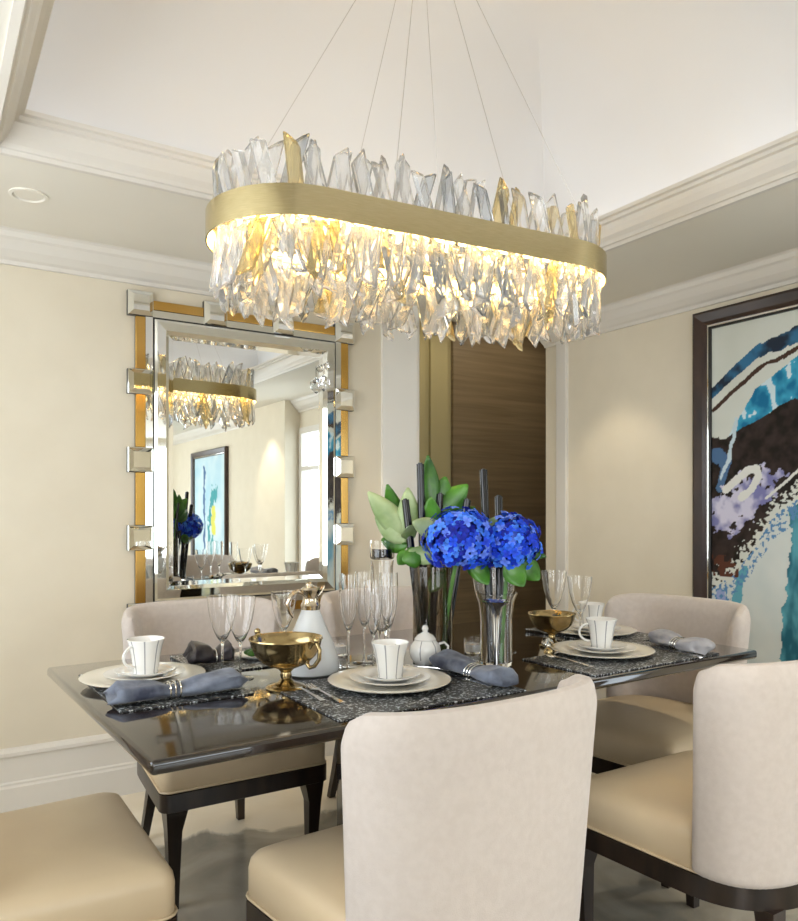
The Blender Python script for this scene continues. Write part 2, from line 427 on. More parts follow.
dup(ch, (.135,1.845,0), -PI/2, 'cream chair at the left head of the table, mostly cut off at lower left')
dup(ch, (2.276,1.862,0), math.radians(97), 'cream chair at the right head of the table, below the large painting')

# ------------------------------------------------------------------ mirror
t = thing('wall_mirror', 'tall wall mirror with an amber gold border and small square glass studs', 'mirror', (1.30, YB, 1.4245))
def rotm(bm):   # built in xz plane facing -y
    return bm
def mbox(x0,x1,z0,z1,y0,y1,**k): return BX(x0,x1,-y1,-y0,z0,z1,**k)
obj('backing_board', mbox(-.515,.515,-.69,.69,.0,.012), 'black_edge', t, False)
obj('mirror_glass', mbox(-.378,.378,-.552,.552,.012,.020), 'mirror', t, False)
bm = bmesh.new()
def fr(bm, prof, hx, hz):
    rings = []
    for o, y in prof: rings.append([bm.verts.new(v) for v in ((-hx+o,-y,-hz+o),(hx-o,-y,-hz+o),(hx-o,-y,hz-o),(-hx+o,-y,hz-o))])
    n = len(rings)
    for i in range(n):
        A, B = rings[i], rings[(i+1)%n]
        for k in range(4): bm.faces.new((A[k], A[(k+1)%4], B[(k+1)%4], B[k]))
fr(bm, [(0,.012),(0,.030),(.010,.036),(.046,.040),(.062,.022),(.062,.012)], .437, .610)
obj('bevelled_frame', bm, 'bevel', t, False)
bm = bmesh.new(); fr(bm, [(0,.012),(0,.024),(.030,.026),(.030,.012)], .474, .648)
obj('silver_border', bm, 'bevel', t, False)
bm = bmesh.new(); fr(bm, [(0,.020),(0,.022),(.020,.0205),(.020,.020)], .375, .549); obj('glass_bevel', bm, 'bevel', t, False)
bxs = [-.495,-.165,.165,.495]; bzs = [.670,.335,0,-.335,-.670]
def tile(x, z):
    h = .053; bm = bmesh.new()
    R = []
    for q, y in ((h,0),(h,.026),(h-.003,.028),(h-.020,.046)):
        R.append([Vector((a*q, -y, b*q)) for a, b in ((-1,-1),(1,-1),(1,1),(-1,1))])
    loft(bm, R)
    for f in bm.faces:
        ys = [v.co.y for v in f.verts]
        f.material_index = 1 if max(ys) > -.0255 else 0
    obj('mirror_tile', bm, ['bevel','black_edge'], t, False, (x, 0, z))
for z in bzs:
    for x in bxs:
        if z in (bzs[0], bzs[-1]) or x in (bxs[0], bxs[-1]): tile(x, z)
for s in (-1, 1):
    for a, b in zip(bxs, bxs[1:]):
        obj('gold_strip', mbox(a+.053, b-.053, s*.670-.021, s*.670+.021, .012, .024, bev=.003), 'gold_strip', t, False)
    for a, b in zip(bzs[1:], bzs):
        obj('gold_strip', mbox(s*.495-.021, s*.495+.021, a+.053, b-.053, .012, .024, bev=.003), 'gold_strip', t, False)
# crystal bauble hanging from the mirror corner
t = thing('crystal_bauble', 'faceted crystal drop hanging at the upper right corner of the mirror', 'ornament', (1.66, 3.308, 1.825))
bm = bmesh.new(); bmesh.ops.create_icosphere(bm, subdivisions=1, radius=.036); bmesh.ops.scale(bm, vec=(1,.7,1.15), verts=bm.verts); obj('drop', bm, 'drop', t, False)
obj('hook', T([(0,0,.04),(0,-.002,.075),(.018,-.004,.10),(.03,.01,.11)], .004), 'silver', t)
bm = bmesh.new(); bmesh.ops.create_icosphere(bm, subdivisions=1, radius=.02); obj('bead', bm, 'drop', t, False, (.016,0,.085))

# ------------------------------------------------------------------ paintings
def fbm(x, y, s, o=3):
    return noise.fractal(Vector((x*s, y*s, 3.7)), 1.0, 2.0, o)
def lerp3(a, b, k): k = max(0., min(1., k)); return tuple(a[i]+(b[i]-a[i])*k for i in range(3))
def sst(e0, e1, x): k = max(0, min(1, (x-e0)/(e1-e0))); return k*k*(3-2*k)
def pline(x, y, pts):
    d = 9
    for (ax, ay), (bx, by) in zip(pts, pts[1:]):
        dx, dy = bx-ax, by-ay; k = max(0, min(1, ((x-ax)*dx+(y-ay)*dy)/(dx*dx+dy*dy)))
        d = min(d, math.hypot(x-ax-dx*k, y-ay-dy*k))
    return d
def interp(pts, x):
    if x <= pts[0][0]: return pts[0][1]
    for (a, b), (c, d) in zip(pts, pts[1:]):
        if x <= c: return b+(d-b)*(x-a)/(c-a)
    return pts[-1][1]
# a: metres from the canvas' left edge, h: metres above the canvas' lower edge (1.56 tall, 1.05 wide)
def paint_storm(a, h):
    w = fbm(a, h, 6)*.03; w2 = fbm(a+5, h, 22)*.012
    A, Hh = a+w+w2, h+w*.8+w2
    col = (.66,.68,.62)
    col = lerp3(col, (.56,.58,.50), fbm(a, h, 3)*.8)
    # arc of blue and black across the top
    up = interp([(0,1.28),(.10,1.36),(.25,1.46),(.42,1.49),(.8,1.45),(1.05,1.36)], A)
    lo = interp([(0,1.23),(.10,1.30),(.25,1.40),(.42,1.42),(.8,1.36),(1.05,1.26)], A)
    if lo < Hh < up: col = lerp3((.02,.03,.05), (.04,.16,.30), .5+fbm(a,h,14)*1.3)
    bl = interp([(0,1.0),(.06,1.02),(.14,1.13),(.22,1.25),(.42,1.37),(.8,1.33),(1.05,1.24)], A)
    bb = interp([(0,.98),(.12,1.02),(.42,1.12),(1.05,1.05)], A)
    if bb < Hh < bl:
        k = fbm(a*1.3, h, 12)
        col = lerp3((.01,.15,.30), (.06,.42,.62), .5+k*1.4)
        if k > .28: col = (.62,.75,.80)
    if pline(A, Hh, [(0,1.17),(.12,1.26),(.26,1.35),(.42,1.40),(.7,1.38)]) < .010: col = (.06,.03,.02)
    # dark mass
    dt = interp([(0,1.06),(.08,1.04),(.2,1.10),(.42,1.20),(.8,1.14),(1.05,1.0)], A)
    db = interp([(0,.42),(.10,.48),(.2,.60),(.3,.76),(.42,.84),(.7,.78),(1.05,.6)], A)
    spk = fbm(a+9, h, 60)
    if db - .12 < Hh < dt:
        k = sst(db-.12, db+.05, Hh + spk*.09)
        if k > .5: col = lerp3((.012,.008,.006), (.040,.026,.022), .5+fbm(a,h,20))
    # blue streak by the left edge
    if pline(A, Hh, [(.02,.98),(.06,.90),(.05,.82)]) < .022: col = (.08,.16,.30)
    if pline(A, Hh, [(.12,1.12),(.08,.98),(.05,.86)]) < .009: col = (.55,.66,.72)
    # lavender splash
    d = math.hypot((A-.14)/.17, (Hh-.74+ (A-.14)*-.5)/.11)
    if d + fbm(a, h, 25)*.7 < .95: col = lerp3((.20,.20,.42), (.62,.60,.74), .5+fbm(a+3,h,18)*1.5)
    # white loop
    if pline(a, h, [(.07,.80),(.12,.84),(.18,.885),(.225,.895),(.235,.86),(.20,.80),(.15,.765)]) < .017+w2*.5: col = (.74,.74,.70)
    if pline(a, h, [(.27,.76),(.36,.83),(.5,.95)]) < .006: col = (.70,.70,.66)
    # pale lower field with teal strokes
    if Hh < db-.10:
        col = lerp3((.56,.62,.61), (.66,.69,.66), .5+fbm(a,h,5))
        if pline(A, Hh, [(.16,.44),(.10,.22),(.06,.0)]) < .022: col = (.12,.36,.45)
        if pline(A, Hh, [(.03,.40),(.05,.20),(.02,0)]) < .018: col = (.30,.36,.60)
        if A > .34+.05*h and A < .50: col = lerp3((.02,.12,.17), (.10,.34,.42), .5+fbm(a,h*.4,20)*1.2)
        if A >= .5: col = lerp3(col, (.12,.30,.42), .5+fbm(a,h*.4,9)*1.6)
    if abs(Hh-(db-.13)) < .05 and spk > .12: col = (.10,.24,.45)
    if a < .14 and .40 < h < .50 and fbm(a,h,30) > .05: col = (.10,.035,.02)
    return col
def paint_pale(a, h):
    col = lerp3((.42,.66,.78), (.70,.82,.86), .5+fbm(a,h,2)*1.2)
    A = a+fbm(a,h,7)*.05
    if abs(A-.45-.1*math.sin(h*4)) < .10 and h < 1.0 and fbm(a,h,9) > -.15: col = (.04,.33,.36)
    if abs(A-.42) < .07 and .35 < h < .72: col = (.75,.72,.10)
    if abs(A-.80) < .035 and h < 1.25: col = (.05,.14,.32)
    return col
def painting(label, loc, w, h, fn, nx, nz, fw=.085):
    """hangs on the right-hand wall (faces -x); local: y to the wall's left (away from camera)"""
    t = thing('framed_painting', label, 'painting', loc, -PI/2)   # local x -> -world y ... canvas in local xz, facing local -y
    bm = bmesh.new()
    grid = [[bm.verts.new((-w/2+w*i/nx, -.016, h*j/nz)) for i in range(nx+1)] for j in range(nz+1)]
    for j in range(nz):
        for i in range(nx): bm.faces.new((grid[j][i], grid[j][i+1], grid[j+1][i+1], grid[j+1][i]))
    me_o = obj('canvas', bm, attr_mat('abstract_paint', .6), t, False)
    at = me_o.data.color_attributes.new('pigment', 'FLOAT_COLOR', 'POINT')
    for v, d in zip(me_o.data.vertices, at.data):
        d.color = (*fn(v.co.x+w/2, v.co.z), 1)
    def frame(prof, name, m):
        bm = bmesh.new(); rings = []
        for o, y in prof: rings.append([bm.verts.new(v) for v in ((-w/2-o,-y,-o),(w/2+o,-y,-o),(w/2+o,-y,h+o),(-w/2-o,-y,h+o))])
        n = len(rings)
        for i in range(n):
            A, B = rings[i], rings[(i+1)%n]
            for k in range(4): bm.faces.new((A[k], A[(k+1)%4], B[(k+1)%4], B[k]))
        obj(name, bm, m, t, False)
    frame([(.0,.002),(.0,.026),(.010,.026),(.010,.002)], 'inner_slip', 'black_edge')
    frame([(.010,.002),(.010,.030),(.018,.030),(.018,.002)], 'silver_slip', 'silver')
    frame([(.018,.002),(.018,.034),(.035,.042),(fw-.012,.050),(fw,.044),(fw,.002)], 'frame', 'frame_wood')
    return t
M['frame_wood'] = noisy(mat('frame_wood', rough=.3), (.022,.010,.007), (.045,.022,.014), 6, 5, (1,8,1))
painting('large abstract painting in blue, black and white in a dark brown frame', (XR, 1.71, .50), 1.05, 1.56, paint_storm, 240, 360)
painting('pale blue abstract painting in a dark frame, seen in the mirror', (XR, -2.85, .55), 1.2, 1.36, paint_pale, 60, 70)

# ------------------------------------------------------------------ chandelier
cx, cy, cz = 1.274, 1.888, 1.968
t = thing('crystal_chandelier', 'oval brass chandelier with upright and hanging crystal prisms, hung on wires', 'chandelier', (cx,cy,cz), math.radians(-5.4))
HL, R0 = .398, .240
def stadium(r, n_arc=24, n_line=10):
    pts = []
    for k in range(n_line): pts.append((-HL+2*HL*k/n_line, -r))
    for k in range(n_arc): a = -PI/2+PI*k/n_arc; pts.append((HL+r*math.cos(a), r*math.sin(a)))
    for k in range(n_line): pts.append((HL-2*HL*k/n_line, r))
    for k in range(n_arc): a = PI/2+PI*k/n_arc; pts.append((-HL+r*math.cos(a), r*math.sin(a)))
    return pts
def ring_prof(prof):
    bm = bmesh.new(); rings = []
    for o, z in prof: rings.append([Vector((x, y, z)) for x, y in stadium(R0+o)])
    rings.append(rings[0]); loft(bm, rings, False, False); bmesh.ops.remove_doubles(bm, verts=bm.verts, dist=1e-6); return bm
obj('brass_band', ring_prof([(0,-.039),(0,.037),(-.004,.037),(-.004,-.039)]), 'brass', t)
obj('inner_plate', ring_prof([(-.004,-.008),(-.004,.004),(-.10,.004),(-.10,-.008)]), 'brass', t)
obj('light_strip', ring_prof([(-.006,-.026),(-.006,-.012),(-.012,-.012),(-.012,-.026)]), 'led', t)
obj('light_strip', ring_prof([(-.062,-.016),(-.062,-.0085),(-.078,-.0085),(-.078,-.016)]), 'led', t)
obj('light_strip', ring_prof([(-.062,.0045),(-.062,.011),(-.078,.011),(-.078,.0045)]), 'led', t)
def at_perim(s, r):
    P = 4*HL + 2*PI*r; d = (s % 1)*P
    if d < 2*HL: return (-HL+d, -r), (0,-1)
    d -= 2*HL
    if d < PI*r: a = -PI/2+d/r; return (HL+r*math.cos(a), r*math.sin(a)), (math.cos(a), math.sin(a))
    d -= PI*r
    if d < 2*HL: return (HL-d, r), (0,1)
    d -= 2*HL; a = PI/2+d/r; return (-HL+r*math.cos(a), r*math.sin(a)), (math.cos(a), math.sin(a))
def prism(L, w, th, c0, c1):
    """bevelled flat bar standing from z 0 to L with slanted cut ends"""
    sec = [(-w/2,0),(-w*.30,-th/2),(w*.22,-th/2),(w/2,0),(w*.30,th/2),(-w*.22,th/2)]
    bm = bmesh.new()
    a = [Vector((x, y, 0.0+c0*x)) for x, y in sec]; b = [Vector((x, y, L+c1*x)) for x, y in sec]
    tipb = [Vector((x*.88, y*.55, L+.004+c1*x*.92)) for x, y in sec]
    return loft(bm, [a, b, tipb])
protos = []
for k in range(20):
    bm = prism(random.uniform(.125,.15), random.uniform(.036,.050), random.uniform(.018,.022), random.uniform(-.5,.5), random.choice((-1,1))*random.uniform(.35,1.0))
    me = bpy.data.meshes.new('crystal_prism'); bmesh.ops.recalc_face_normals(bm, faces=bm.faces); bm.to_mesh(me); bm.free(); me.materials.append(M['crystal_gold_glint' if k % 10 == 4 else 'crystal_smoke' if k % 5 == 2 else 'crystal']); protos.append(me)
def crystals(name, n, off, z0, up, tilt, ph=0, sc=(.9,1.1), lean=.05):
    for k in range(n):
        r = R0+off+(k % 2)*-.014 + random.uniform(-.003,.003)
        (x, y), (nx, ny) = at_perim((k+ph)/n, r)
        o = bpy.data.objects.new(name, random.choice(protos)); C.objects.link(o); o.parent = t
        sgn = 1 if k % 2 else -1
        ang = sgn*random.uniform(*tilt)
        ax = Vector((-ny, nx, 0)); nn = Vector((nx, ny, 0)); z = Vector((0,0,1 if up else -1))
        zz = (z*math.cos(ang) + ax*math.sin(ang) + nn*random.uniform(-lean, lean)).normalized()
        xx = ax - zz*ax.dot(zz); xx.normalize(); tw = random.uniform(-.5,.5); yy = zz.cross(xx)
        xx = xx*math.cos(tw)+yy*math.sin(tw); yy = zz.cross(xx)
        m = Matrix((xx, yy, zz)).transposed().to_4x4(); m.translation = Vector((x, y, z0)); 
        o.matrix_local = m @ Matrix.Diagonal((1, 1, random.uniform(*sc), 1))
crystals('upper_crystal', 92, -.032, .014, True, (.10,.34), sc=(.92,1.12))
crystals('lower_crystal', 80, -.030, -.028, False, (.12,.40), sc=(1.0,1.18))
crystals('inner_crystal', 40, -.085, -.028, False, (.15,.45), .5, sc=(1.1,1.32))
bmw = bmesh.new()
for k, s in enumerate((.06,.19,.33,.56,.69,.83)):
    (x, y), _ = at_perim(s, R0-.006)
    obj('suspension_wire', T([(x,y,.02),(x*.04,y*.08,1.05)], .0008, seg=6), 'steel_wire', t)
obj('ceiling_canopy', lathe([(0,1.045),(.10,1.045),(.105,1.05),(.105,1.066),(0,1.066)], 40), 'brass', t)
for k in range(6):
    bx = -.42+.84*k/5
    bm = bmesh.new(); bmesh.ops.create_icosphere(bm, subdivisions=2, radius=.016)
    obj('bulb', bm, 'bulb', t, True, (bx, 0, .035))
obj('bulb_bar', BX(-.56,.56,-.012,.012,.0,.012), 'brass', t, False)

# ------------------------------------------------------------------ tableware
TZ = .75
def placemat(label, x0, x1, y0, y1, rz=0):
    o = obj('placemat', BX(-(x1-x0)/2,(x1-x0)/2,-(y1-y0)/2,(y1-y0)/2,0,.004,bev=.0015), 'placemat', None, False, ((x0+x1)/2,(y0+y1)/2,TZ+.0004), (0,0,rz))
    return tag(o, label, 'placemat', 'dark sequinned placemats')
placemat('dark sequinned placemat at the left end of the table', .375, .695, 1.77, 2.235, .02)
placemat('dark sequinned placemat before the central near chair', .76, 1.29, 1.44, 1.83)
placemat('dark sequinned placemat before the chair at the right edge', 1.555, 2.13, 1.475, 1.765, math.radians(2.2))
placemat('dark sequinned placemat at the right head of the table', 1.96, 2.262, 1.775, 2.20)
placemat('dark sequinned placemat on the far side behind the gold bowl', .66, 1.02, 2.06, 2.38)
Z1 = TZ+.0044
def charger(label, x, y, r=.160, first=[None]):
    if first[0] is None:
        o = obj('charger_plate', lathe([(0,0),(.09,0),(.105,.003),(.158,.012),(.160,.0145),(.156,.0155),(.110,.0075),(.095,.004),(0,.004)], 64), 'ivory', None, True, (x,y,Z1))
        first[0] = o; tag(o, label, 'plate', 'large ivory charger plates'); return o
    return dup(first[0], (x,y,Z1), None, label)
def plate(label, x, y, z, first={}, kind='dessert', r=1.):
    if kind not in first:
        rr = {'dessert': .105, 'saucer': .080}[kind]
        pr = [(0,0),(rr*.55,0),(rr*.60,.002),(rr*.98,.013),(rr,.0150),(rr*.97,.0155),(rr*.62,.006),(rr*.55,.004),(0,.004)]
        o = obj(kind+'_plate' if kind == 'dessert' else 'saucer', lathe(pr, 56), 'porcelain', None, True, (x,y,z))
        tag(o, label, 'plate' if kind == 'dessert' else 'saucer', 'white dessert plates' if kind == 'dessert' else 'white saucers'); first[kind] = o; return o
    return dup(first[kind], (x,y,z), None, label)
def cup(label, x, y, z, rz, first=[None]):
    if first[0] is not None: return dup(first[0], (x,y,z), rz, label)
    t = thing('teacup', label, 'cup', (x,y,z), rz, 'striped white teacups'); t.scale = (1.08,1.08,1.05)
    pr = [(0,.004),(.024,.004),(.027,0),(.030,.001),(.029,.006),(.031,.018),(.035,.045),(.040,.070),(.0455,.086),(.0445,.087),(.038,.069),(.033,.045),(.028,.016),(.0,.009)]
    obj('cup_body', lathe(pr, 72, mif=lambda k, i: 1 if (k % 9 == 0 and 3 <= i <= 7) else 0), ['porcelain','porcelain_grey'], t)
    pts = []
    for k in range(13):
        a = -PI*.5 + PI*k/12*1.05
        pts.append((.034+.030*math.cos(a)+.004*k/12, 0, .046+.026*math.sin(a)))
    obj('handle', T(pts, .0035, seg=8), 'porcelain', t)
    first[0] = t; return t
def setting(x, y, where, rz):
    charger('ivory charger plate ' + where, x, y)
    plate('white dessert plate on the charger ' + where, x+.004, y+.004, Z1+.0045)
    plate('white saucer under the striped cup ' + where, x+.008, y+.010, Z1+.0105, kind='saucer')
    cup('striped white teacup on its saucer ' + where, x+.008, y+.010, Z1+.0152, rz)
setting(.507, 2.075, 'at the left end of the table', math.radians(205))
setting(1.033, 1.680, 'behind the central near chair', math.radians(40))
setting(1.829, 1.690, 'beside the grey napkin near the right edge', math.radians(150))
setting(2.105, 1.995, 'at the right head of the table', math.radians(120))

def napkin(label, p0, p1, m, r=.026, ringk=3, ring_m='silver', rp=.5, seedv=1, flat=.62):
    p0, p1 = Vector(p0), Vector(p1); d = p1-p0; L = d.length
    t = thing('rolled_napkin', label, 'napkin', ((p0.x+p1.x)/2,(p0.y+p1.y)/2,Z1+.001), math.atan2(d.y,d.x))
    bm = bmesh.new(); rings = []; n = 36; K = 22
    for i in range(n+1):
        s = i/n; x = -L/2+L*s
        pinch = 1-.30*math.exp(-((s-rp)/.10)**2)
        w = r*(1+.35*abs(s-rp)*2)*pinch
        if i in (0, n): w *= .55
        elif i in (1, n-1): w *= .85
        ring = []
        for k in range(K):
            a = 2*PI*k/K
            rad = 1+.16*noise.noise(Vector((s*4+seedv, math.cos(a)*1.6, math.sin(a)*1.6)))+.07*math.sin(a*5+s*9)
            ring.append(Vector((x+ (.012*math.sin(a*2+seedv) if i in (0,n) else 0), w*1.25*rad*math.cos(a), w*flat*(rad*math.sin(a)+1.0)+.001)))
        rings.append(ring)
    zmin = min(p.z for q in rings for p in q)
    for q in rings:
        for p in q: p.z -= zmin
    loft(bm, rings); obj('cloth', bm, m, t, angle=70)
    hh = r*.70*1.02
    for k in range(ringk):
        x = -L/2+L*rp+(k-(ringk-1)/2)*.012
        pts = [(x+.002*math.sin(a), r*1.02*math.cos(a), hh*.72+hh*.98*math.sin(a)-.002+.003) for a in [2*PI*j/28 for j in range(28)]]
        pts = [(px, py, max(.002, pz)) for px, py, pz in pts]
        obj('napkin_ring', T(pts, .0023, closed=True, seg=6), ring_m, t)
    return t
napkin('slate blue rolled napkin with silver rings at the near left corner of the table', (.372,1.835), (.685,1.832), 'napkin', .030, rp=.46, seedv=3)
napkin('blue grey rolled napkin right of the central plate setting', (1.268,1.775), (1.256,1.475), 'napkin', .030, rp=.55, seedv=8)
napkin('light grey rolled napkin at the right end of the table near the edge', (2.115,1.705), (2.055,1.485), 'napkin_grey', .030, rp=.5, seedv=12)
napkin('glossy charcoal napkin bundle on the far side, behind the wine glasses', (.665,2.19), (.785,2.18), 'napkin_dark', .032, ringk=1, rp=.6, seedv=17, flat=.75)

# cutlery
def knife(label, x, y, rz):
    t = thing('table_knife', label, 'knife', (x,y,Z1+.0015), rz, 'silver cutlery')
    bm = bmesh.new(); loft(bm, [[Vector((a,b,c)) for b, c in ((-w,0),(w,0),(w,h),(-w,h))] for a, w, h in ((-.10,.006,.004),(-.09,.008,.006),(0,.005,.005))]); obj('handle', bm, 'silver', t)
    bm = bmesh.new(); loft(bm, [[Vector((a,b,c)) for b, c in ((-w,.001),(w,.001),(w,.0022),(-w,.0022))] for a, w in ((0,.005),(.02,.010),(.09,.009),(.112,.003))]); obj('blade', bm, 'silver', t, False)
    return t
def fork(label, x, y, rz):
    t = thing('table_fork', label, 'fork', (x,y,Z1+.0015), rz, 'silver cutlery')
    bm = bmesh.new(); loft(bm, [[Vector((a,b,c+z)) for b, c in ((-w,0),(w,0),(w,.003),(-w,.003))] for a, w, z in ((-.10,.008,0),(-.06,.005,.001),(.03,.003,.003),(.05,.011,.001),(.062,.0125,0))]); obj('handle', bm, 'silver', t)
    for k in range(4):
        y0 = (k-1.5)*.0066
        bm = bmesh.new(); tube(bm, [(.060,y0,.0015),(.085,y0,.002),(.105,y0,.006)], [.0018,.0016,.0008], seg=6); obj('tine', bm, 'silver', t)
    return t
def spoon(label, x, y, rz):
    t = thing('teaspoon', label, 'spoon', (x,y,Z1+.0015), rz, 'silver cutlery')
    bm = bmesh.new(); tube(bm, [(-.08,0,.003),(-.03,0,.006),(.03,0,.004)], [.0045,.0022,.0022], seg=8); obj('handle', bm, 'silver', t)
    bm = bmesh.new(); bmesh.ops.create_uvsphere(bm, u_segments=20, v_segments=10, radius=1)
    bmesh.ops.scale(bm, vec=(.025,.015,.0035), verts=bm.verts); bmesh.ops.translate(bm, vec=(.05,0,.0035), verts=bm.verts); obj('bowl', bm, 'silver', t)
    return t
fork('silver fork left of the central plate setting', .835, 1.66, math.radians(88))
fork('silver fork lying beside it towards the gold bowl', .805, 1.70, math.radians(88))
knife('silver knife between the central plates and the blue grey napkin', 1.218, 1.60, math.radians(92))
spoon('silver teaspoon behind the central plates, below the white sugar pot', 1.215, 1.775, math.radians(118))
fork('silver fork left of the near right plate setting', 1.635, 1.64, math.radians(85))
knife('silver knife between the near right plates and the light grey napkin', 2.022, 1.56, math.radians(82))
# wine glasses
def glass_thing(name, label, cat, loc, prof, group, mname='glass', foot_r=.036, foot_h=.003, seg=40):
    t = thing(name, label, cat, loc, 0, group)
    obj('bowl', lathe(prof, seg), mname, t, angle=60)
    return t
def wine_proto():
    t = thing('wine_glass', 'wine glass beside the left end plates, foremost of the pair', 'glass', (.697,2.00,TZ+.0005), 0, 'clear stemmed wine glasses')
    H = .222
    prof = [(0,.0935),(.005,.096),(.014,.109),(.025,.133),(.034,.165),(.0395,.198),(.0415,H),(.0409,H),(.0388,.198),(.0333,.165),(.0243,.134),(.0133,.111),(.005,.102),(0,.0995)]
    obj('bowl', lathe(prof, 40), 'glass', t, angle=60)
    obj('stem', lathe([(0,.004),(.005,.004),(.0035,.012),(.0030,.05),(.0034,.086),(.006,.0932),(0,.0932)], 20), 'glass', t)
    obj('foot', lathe([(0,0),(.036,0),(.0365,.0012),(.030,.0022),(.010,.0038),(0,.0040)], 40), 'glass', t)
    return t
wg = wine_proto()
def wine(x, y, label, s=1.): return dup(wg, (x,y,TZ+.0005), 0, label, scale=(s,s,s))
wine(.735, 1.965, 'wine glass between the left end plates and the gold bowl', .99)
def flute_proto():
    t = thing('champagne_flute', 'champagne flute just right of the white carafe', 'glass', (1.045,1.925,TZ+.0005), 0, 'clear champagne flutes')
    H = .272
    prof = [(0,.105),(.005,.107),(.012,.122),(.021,.155),(.0265,.195),(.028,.235),(.0265,H),(.0258,H),(.0272,.235),(.0257,.195),(.0203,.155),(.0113,.124),(.004,.112),(0,.111)]
    obj('bowl', lathe(prof, 40), 'glass', t, angle=60)
    obj('stem', lathe([(0,.004),(.0055,.004),(.0035,.014),(.0032,.06),(.0036,.098),(.005,.1048),(0,.1048)], 20), 'glass', t)
    obj('foot', lathe([(0,0),(.034,0),(.0345,.0012),(.028,.0024),(.010,.0038),(0,.0040)], 40), 'glass', t)
    return t
fl = flute_proto()
def flute(x, y, label, s=1.): return dup(fl, (x,y,TZ+.0005), 0, label, scale=(s,s,s))
flute(1.085, 1.852, 'champagne flute in front of the tall candle glass', .95)
flute(1.125, 1.975, 'champagne flute behind the tall candle glass, on its left', 1.0)
flute(1.62, 1.99, 'champagne flute just right of the blue flowers', .97)
flute(1.69, 2.06, 'champagne flute behind the silver bow ring, leftmost behind the brass bowl', .95)
flute(1.60, 1.885, 'champagne flute right of the clear flower vase', .95)
wine(1.905, 1.985, 'wine glass behind the brass bowl, the left one of the pair', 1.08)
wine(1.93, 1.885, 'wine glass behind the brass bowl, the right one of the pair', 1.02)
flute(1.165, 1.90, 'champagne flute directly behind the central striped cup')
wine(1.73, 2.16, 'wine glass farthest back behind the brass bowl', 1.0)
wine(.93, 2.12, 'wine glass behind the white carafe, before the far chair', .95)
wine(1.47, 2.10, 'wine glass standing behind the two flower vases', .98)
# tall candle glass (hurricane on a stem)
t = thing('candle_glass', 'tall clear candle glass on a thick stem, left of the dark vase', 'candle holder', (1.215,2.02,TZ+.0005))
pr = [(0,.0),(.046,.0),(.048,.004),(.030,.010),(.013,.022),(.010,.045),(.016,.075),(.028,.115),(.036,.150),(.036,.185),(.033,.225),(.034,.280),(.036,.300),(.035,.300),(.0315,.279),(.0305,.225),(.0335,.185),(.0335,.150),(.026,.118),(.012,.085),(0,.080)]
obj('glass_body', lathe(pr, 44), 'glass', t)
pr = [(0,.3035),(.034,.3035),(.038,.310),(.038,.362),(.0365,.362),(.0365,.312),(.033,.308),(0,.308)]
obj('glass_cup', lathe(pr, 44), 'glass', t)
obj('candle', lathe([(0,.3085),(.032,.3085),(.032,.336),(0,.336)], 32), 'black_wax', t)

# white carafe with silver collar and spout
t = thing('carafe', 'frosted white cone-shaped carafe with an ornate silver collar and spout', 'carafe', (.925,1.925,TZ+.0005), math.radians(10))
obj('body', lathe([(0,0),(.068,0),(.078,.006),(.081,.022),(.076,.050),(.060,.095),(.040,.140),(.028,.170),(.022,.182),(.020,.182),(.026,.168),(.038,.138),(.058,.094),(.073,.050),(.078,.022),(.074,.008),(.066,.003),(0,.003)], 48), 'frosted', t)
obj('contents', lathe([(0,.004),(.064,.004),(.073,.010),(.0755,.022),(.0705,.050),(.0555,.094),(.044,.120),(0,.120)], 40), 'porcelain', t)
obj('collar', lathe([(.020,.180),(.026,.178),(.028,.190),(.022,.200),(.021,.215),(.030,.228),(.033,.234),(.029,.232),(.018,.214),(.018,.182)], 40), 'pale_gold', t)
pts = [(-.024,0,.222),(-.045,.0,.232),(-.066,0,.222),(-.078,0,.200),(-.070,0,.176),(-.058,0,.160)]
obj('handle', T(pts, [.004,.0055,.006,.005,.0045,.003], seg=10), 'pale_gold', t)
obj('spout', T([(.018,0,.214),(.034,0,.226),(.046,0,.240)], [.010,.008,.005], seg=10), 'pale_gold', t)
bm = bmesh.new(); bmesh.ops.create_uvsphere(bm, u_segments=16, v_segments=10, radius=.010); obj('lid_knob', bm, 'pale_gold', t, True, (-.005,0,.246))
obj('lid', lathe([(0,.233),(.028,.233),(.024,.239),(.010,.243),(0,.244)], 32), 'pale_gold', t)

